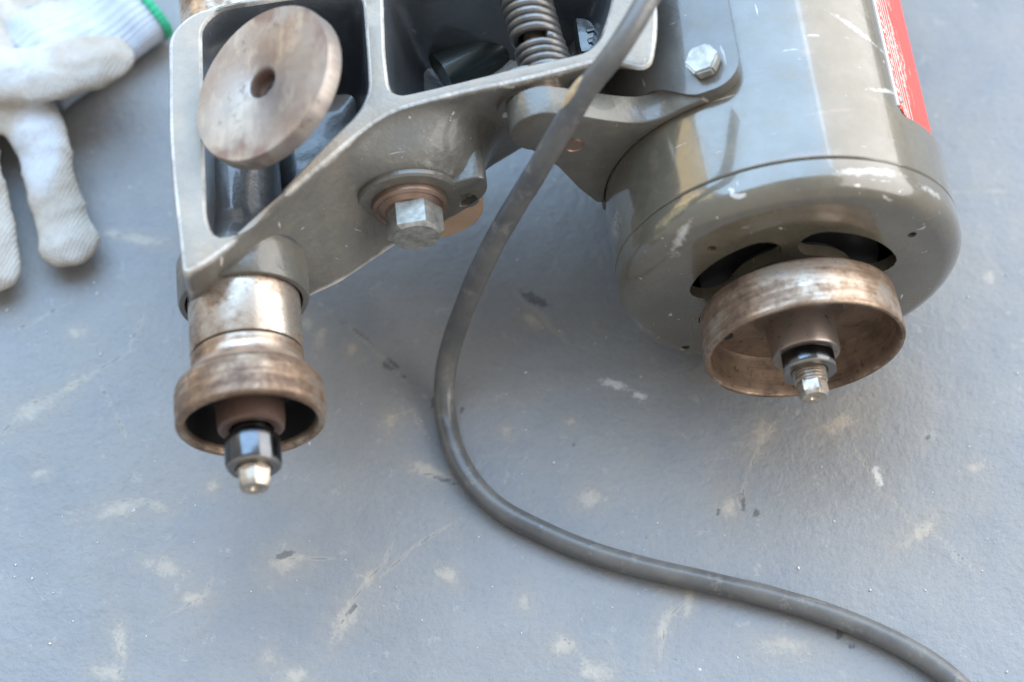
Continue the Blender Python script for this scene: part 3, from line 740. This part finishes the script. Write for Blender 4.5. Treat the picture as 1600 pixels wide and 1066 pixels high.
# scar: a peeled patch on the side of the cord
i0 = min(range(len(cp)), key=lambda i: (cp[i] - gp(905, 155, .147)).length)
sp_ = []
for k in range(-7, 8):
    p = cp[i0 + k]; t = (cp[i0 + k + 1] - cp[i0 + k - 1]).normalized()
    side = t.cross(Vector((0, -.47, .88))).normalized()
    if side.x > 0: side = -side
    sp_.append(p + side * CR * .62 + Vector((0, -.25, .75)) * CR * .50)
link('peeled_scar', bm2me(tube(sp_, [.0023 * math.sqrt(max(.02, 1 - (k / 7.2) ** 2)) for k in range(-7, 8)], 12, flat=.8), 'scar'), plain('scar_tan', (.36, .26, .15), .6, 0, .3, 300, .3), cord, None)

# ================================================================== gloves
def cloth(name, a, b, stain=.45, zones=(), zcol=(.46, .49, .54)):
    s = NT(name)
    def wv_(rot, sc):
        mp = s.n('Mapping'); mp.inputs['Rotation'].default_value = (0, 0, rot); s.l(s.tc.outputs['Object'], mp.inputs['Vector'])
        w = s.n('TexWave', wave_type='BANDS', bands_direction='X'); w.inputs['Scale'].default_value = sc; w.inputs['Distortion'].default_value = 3.0; w.inputs['Detail'].default_value = 2; w.inputs['Detail Scale'].default_value = 2
        s.l(mp.outputs[0], w.inputs['Vector']); return w.outputs['Fac']
    w1 = wv_(.35, 210); w2 = wv_(1.9, 260)
    wv = s.math('ADD', s.math('MULTIPLY', w1, .7), s.math('MULTIPLY', w2, .35))
    nz = s.noise(38, 6, .7); fz = s.noise(600, 4, .7)
    c = s.mix(s.ramp(nz, [(.4, 0), (.62, 1)]), a, b)
    if zones:
        z = s.math('ADD', s.blobs(zones), s.math('MULTIPLY', s.math('SUBTRACT', nz, .5), .8)); c = s.mix(s.ramp(z, [(.2, 0), (.5, .85)]), c, zcol)
    c = s.mix(s.ramp(s.noise(48, 7, .75), [(.47, 0), (.72, stain)]), c, (.27, .24, .205))
    c = s.mix(s.math('MULTIPLY', wv, .08), c, tuple(x * .55 for x in a))
    s.set(Base_Color=c, Roughness=.88, Specular_IOR_Level=.2)
    s.bump(s.math('ADD', wv, s.math('ADD', s.math('MULTIPLY', fz, .8), s.math('MULTIPLY', nz, 4))), .40, .0008); return s.m
m_glove = cloth('glove_coating', (.35, .31, .265), (.43, .41, .385), .9, [((*gp(55, 235, .02)[:2], .02), (.016, .028, .04), .3), ((*gp(10, 120, .02)[:2], .03), (.03, .02, .04), 0)])
m_knit = cloth('glove_knit', (.38, .42, .49), (.46, .50, .56), .25)
m_trim = plain('green_trim', (.02, .30, .16), .8, 0, .2, 300, .3)
def limb(pts, rads, flat, bm):
    P = catmull([Vector(p) for p in pts], 6); n = len(P); Rr = []
    for i in range(n):
        t = i / (n - 1) * (len(rads) - 1); k = min(int(t), len(rads) - 2); Rr.append(rads[k] + (rads[k + 1] - rads[k]) * (t - k))
    # rounded tip
    d = (P[-1] - P[-2]).normalized(); r0 = Rr[-1]
    for a in (25, 45, 62, 76, 85): P.append(P[n - 1] + d * r0 * .9 * math.sin(R(a))); Rr.append(r0 * math.cos(R(a)))
    up = Vector((0, 0, 1)); rings = []
    for i, p in enumerate(P):
        t = (P[min(i + 1, len(P) - 1)] - P[max(i - 1, 0)]).normalized(); A = t.cross(up).normalized(); B = A.cross(t)
        rr_ = Rr[i] * (1 + .10 * mnoise.noise(p * 70))
        rings.append([bm.verts.new(p + A * rr_ * math.cos(2 * math.pi * k / 20) + B * rr_ * flat * math.sin(2 * math.pi * k / 20)) for k in range(20)])
    for p, q in zip(rings, rings[1:]):
        for i in range(20): bm.faces.new((p[i], p[(i + 1) % 20], q[(i + 1) % 20], q[i]))
    bm.faces.new(rings[0]); bm.faces.new(rings[-1])
def remesh(name, bm, vox, mat, parent=None, smooth=4, wr_=.0017):
    o = link(name, bm2me(bm, name), mat, parent, None)
    m = o.modifiers.new('r', 'REMESH'); m.mode = 'VOXEL'; m.voxel_size = vox
    k = o.modifiers.new('s', 'SMOOTH'); k.iterations = smooth; k.factor = .6
    bpy.context.view_layer.update()
    me = bpy.data.meshes.new_from_object(o.evaluated_get(bpy.context.evaluated_depsgraph_get()))
    o.modifiers.clear(); o.data = me
    for v_ in me.vertices:
        p = v_.co; w_ = -abs(mnoise.noise(Vector((p.x * 55, p.y * 75, p.z * 60)))) * wr_ * 1.3 + mnoise.noise(Vector((p.x * 150, p.y * 60, p.z * 90))) * wr_ * .45
        v_.co = p + v_.normal * w_
        if v_.co.z < .0004: v_.co.z = .0004
    me.shade_smooth(); return o
k = .79 / FPX
bm = bmesh.new()
def L_(lst): return [gp(x, y, z) for x, y, z in lst]
limb(L_([(-60, 60, .016), (20, 150, .018), (62, 215, .017), (80, 290, .013), (97, 342, .010), (108, 380, .0095)]), [56 * k, 64 * k, 55 * k, 48 * k, 53 * k, 56 * k], .44, bm)
limb(L_([(-120, 120, .018), (-60, 200, .018), (-30, 300, .013), (-16, 370, .011), (-8, 424, .0095)]), [54 * k, 54 * k, 48 * k, 50 * k, 50 * k], .44, bm)
limb(L_([(-60, 90, .022), (20, 120, .026), (80, 112, .029), (140, 98, .029), (176, 86, .027)]), [50 * k, 64 * k, 65 * k, 60 * k, 48 * k], .44, bm)
limb(L_([(-200, 150, .018), (-150, 250, .014), (-110, 350, .011)]), [48 * k, 42 * k, 40 * k], .65, bm)
limb(L_([(-260, -40, .017), (-120, 20, .018), (-20, 90, .018)]), [95 * k, 100 * k, 62 * k], .26, bm)
glove = remesh('work_glove', bm, .0016, m_glove)
glove['label'] = 'off white work glove with grey stained finger tips lying on floor'; glove['category'] = 'glove'
# the second glove: ribbed cuff with green edge, one finger tip showing
bm = bmesh.new()
limb(L_([(-90, -60, .015), (-20, 5, .015), (30, 42, .014)]), [40 * k, 38 * k, 30 * k], .44, bm)
limb(L_([(-160, -140, .014), (-40, -80, .014), (60, -40, .014), (130, 5, .013)]), [90 * k, 100 * k, 88 * k, 60 * k], .20, bm)
g2 = remesh('work_glove', bm, .0018, m_glove)
g2['label'] = 'work glove with pale blue ribbed cuff and green edge beneath the other'; g2['category'] = 'glove'
# cuff: flattened ribbed tube
c0, c1 = gp(68, 95, .0105), gp(214, 3, .0098)
dirc = (c1 - c0).normalized(); sidec = Vector((-dirc.y, dirc.x, 0)).normalized()
def cuffbm(t0, t1, extra=0.0, n=26, seg=150, rib=.00055):
    b = bmesh.new(); rings = []
    for i in range(n + 1):
        t = t0 + (t1 - t0) * i / n
        p = c0.lerp(c1, t); wdt = (104 - 8 * t) * k + extra; hgt = .0092 - .0022 * t + extra
        row = []
        for j in range(seg):
            a = 2 * math.pi * j / seg
            ca, sa = math.cos(a), math.sin(a)
            rr_ = 1 + 0.0
            x = wdt * (abs(ca) ** .8) * (1 if ca > 0 else -1); z = hgt * (abs(sa) ** .75) * (1 if sa > 0 else -1)
            rb = rib * math.cos(a * 38)
            nrm2 = Vector((ca * hgt, sa * wdt)); nrm2.normalize()
            sag = .0022 * math.sin(t * 7 + 1) * (.5 + .5 * sa) + .0016 * mnoise.noise(Vector((t * 5, a * 1.2, 3)))
            skew = 0
            q = p + sidec * (x + nrm2.x * rb) + Vector((0, 0, 1)) * (z + nrm2.y * rb + sag) + dirc * skew
            if q.z < .0006: q.z = .0006
            row.append(b.verts.new(q))
        rings.append(row)
    for p, q in zip(rings, rings[1:]):
        for i in range(seg): b.faces.new((p[i], p[(i + 1) % seg], q[(i + 1) % seg], q[i]))
    b.faces.new(rings[0]); b.faces.new(rings[-1])
    return b
link('cuff', bm2me(cuffbm(-.15, 1.0), 'cuff'), m_knit, g2, None)
link('green_edging', bm2me(cuffbm(.975, 1.05, .0010, 4), 'trim'), m_trim, g2, None)

# ================================================================== grit
bm = bmesh.new()
for i in range(150):
    x, y = random.uniform(-40, 1640), random.uniform(200, 1090); p = gp(x, y); r = random.choice((.00018, .00022, .00025, .0003, .0004))
    mt = Matrix.Translation(p + Vector((0, 0, r * .5))) @ Matrix.Rotation(random.random() * 6, 4, 'Z') @ Matrix.Diagonal((r * random.uniform(.8, 2.0), r, r * .7, 1))
    n0 = len(bm.verts); bmesh.ops.create_icosphere(bm, subdivisions=1, radius=1, matrix=mt); bm.verts.ensure_lookup_table()
    for v_ in bm.verts[n0:]: v_.co += Vector((random.uniform(-1, 1), random.uniform(-1, 1), random.uniform(-.4, .4))) * r * .5
grit = link('grit', bm2me(bm, 'grit'), plain('grit_pale', (.50, .48, .45), .8, 0, .5, 700, .2), None, None); grit['kind'] = 'stuff'
grit['label'] = 'scattered pale grit on the painted floor'; grit['category'] = 'grit'
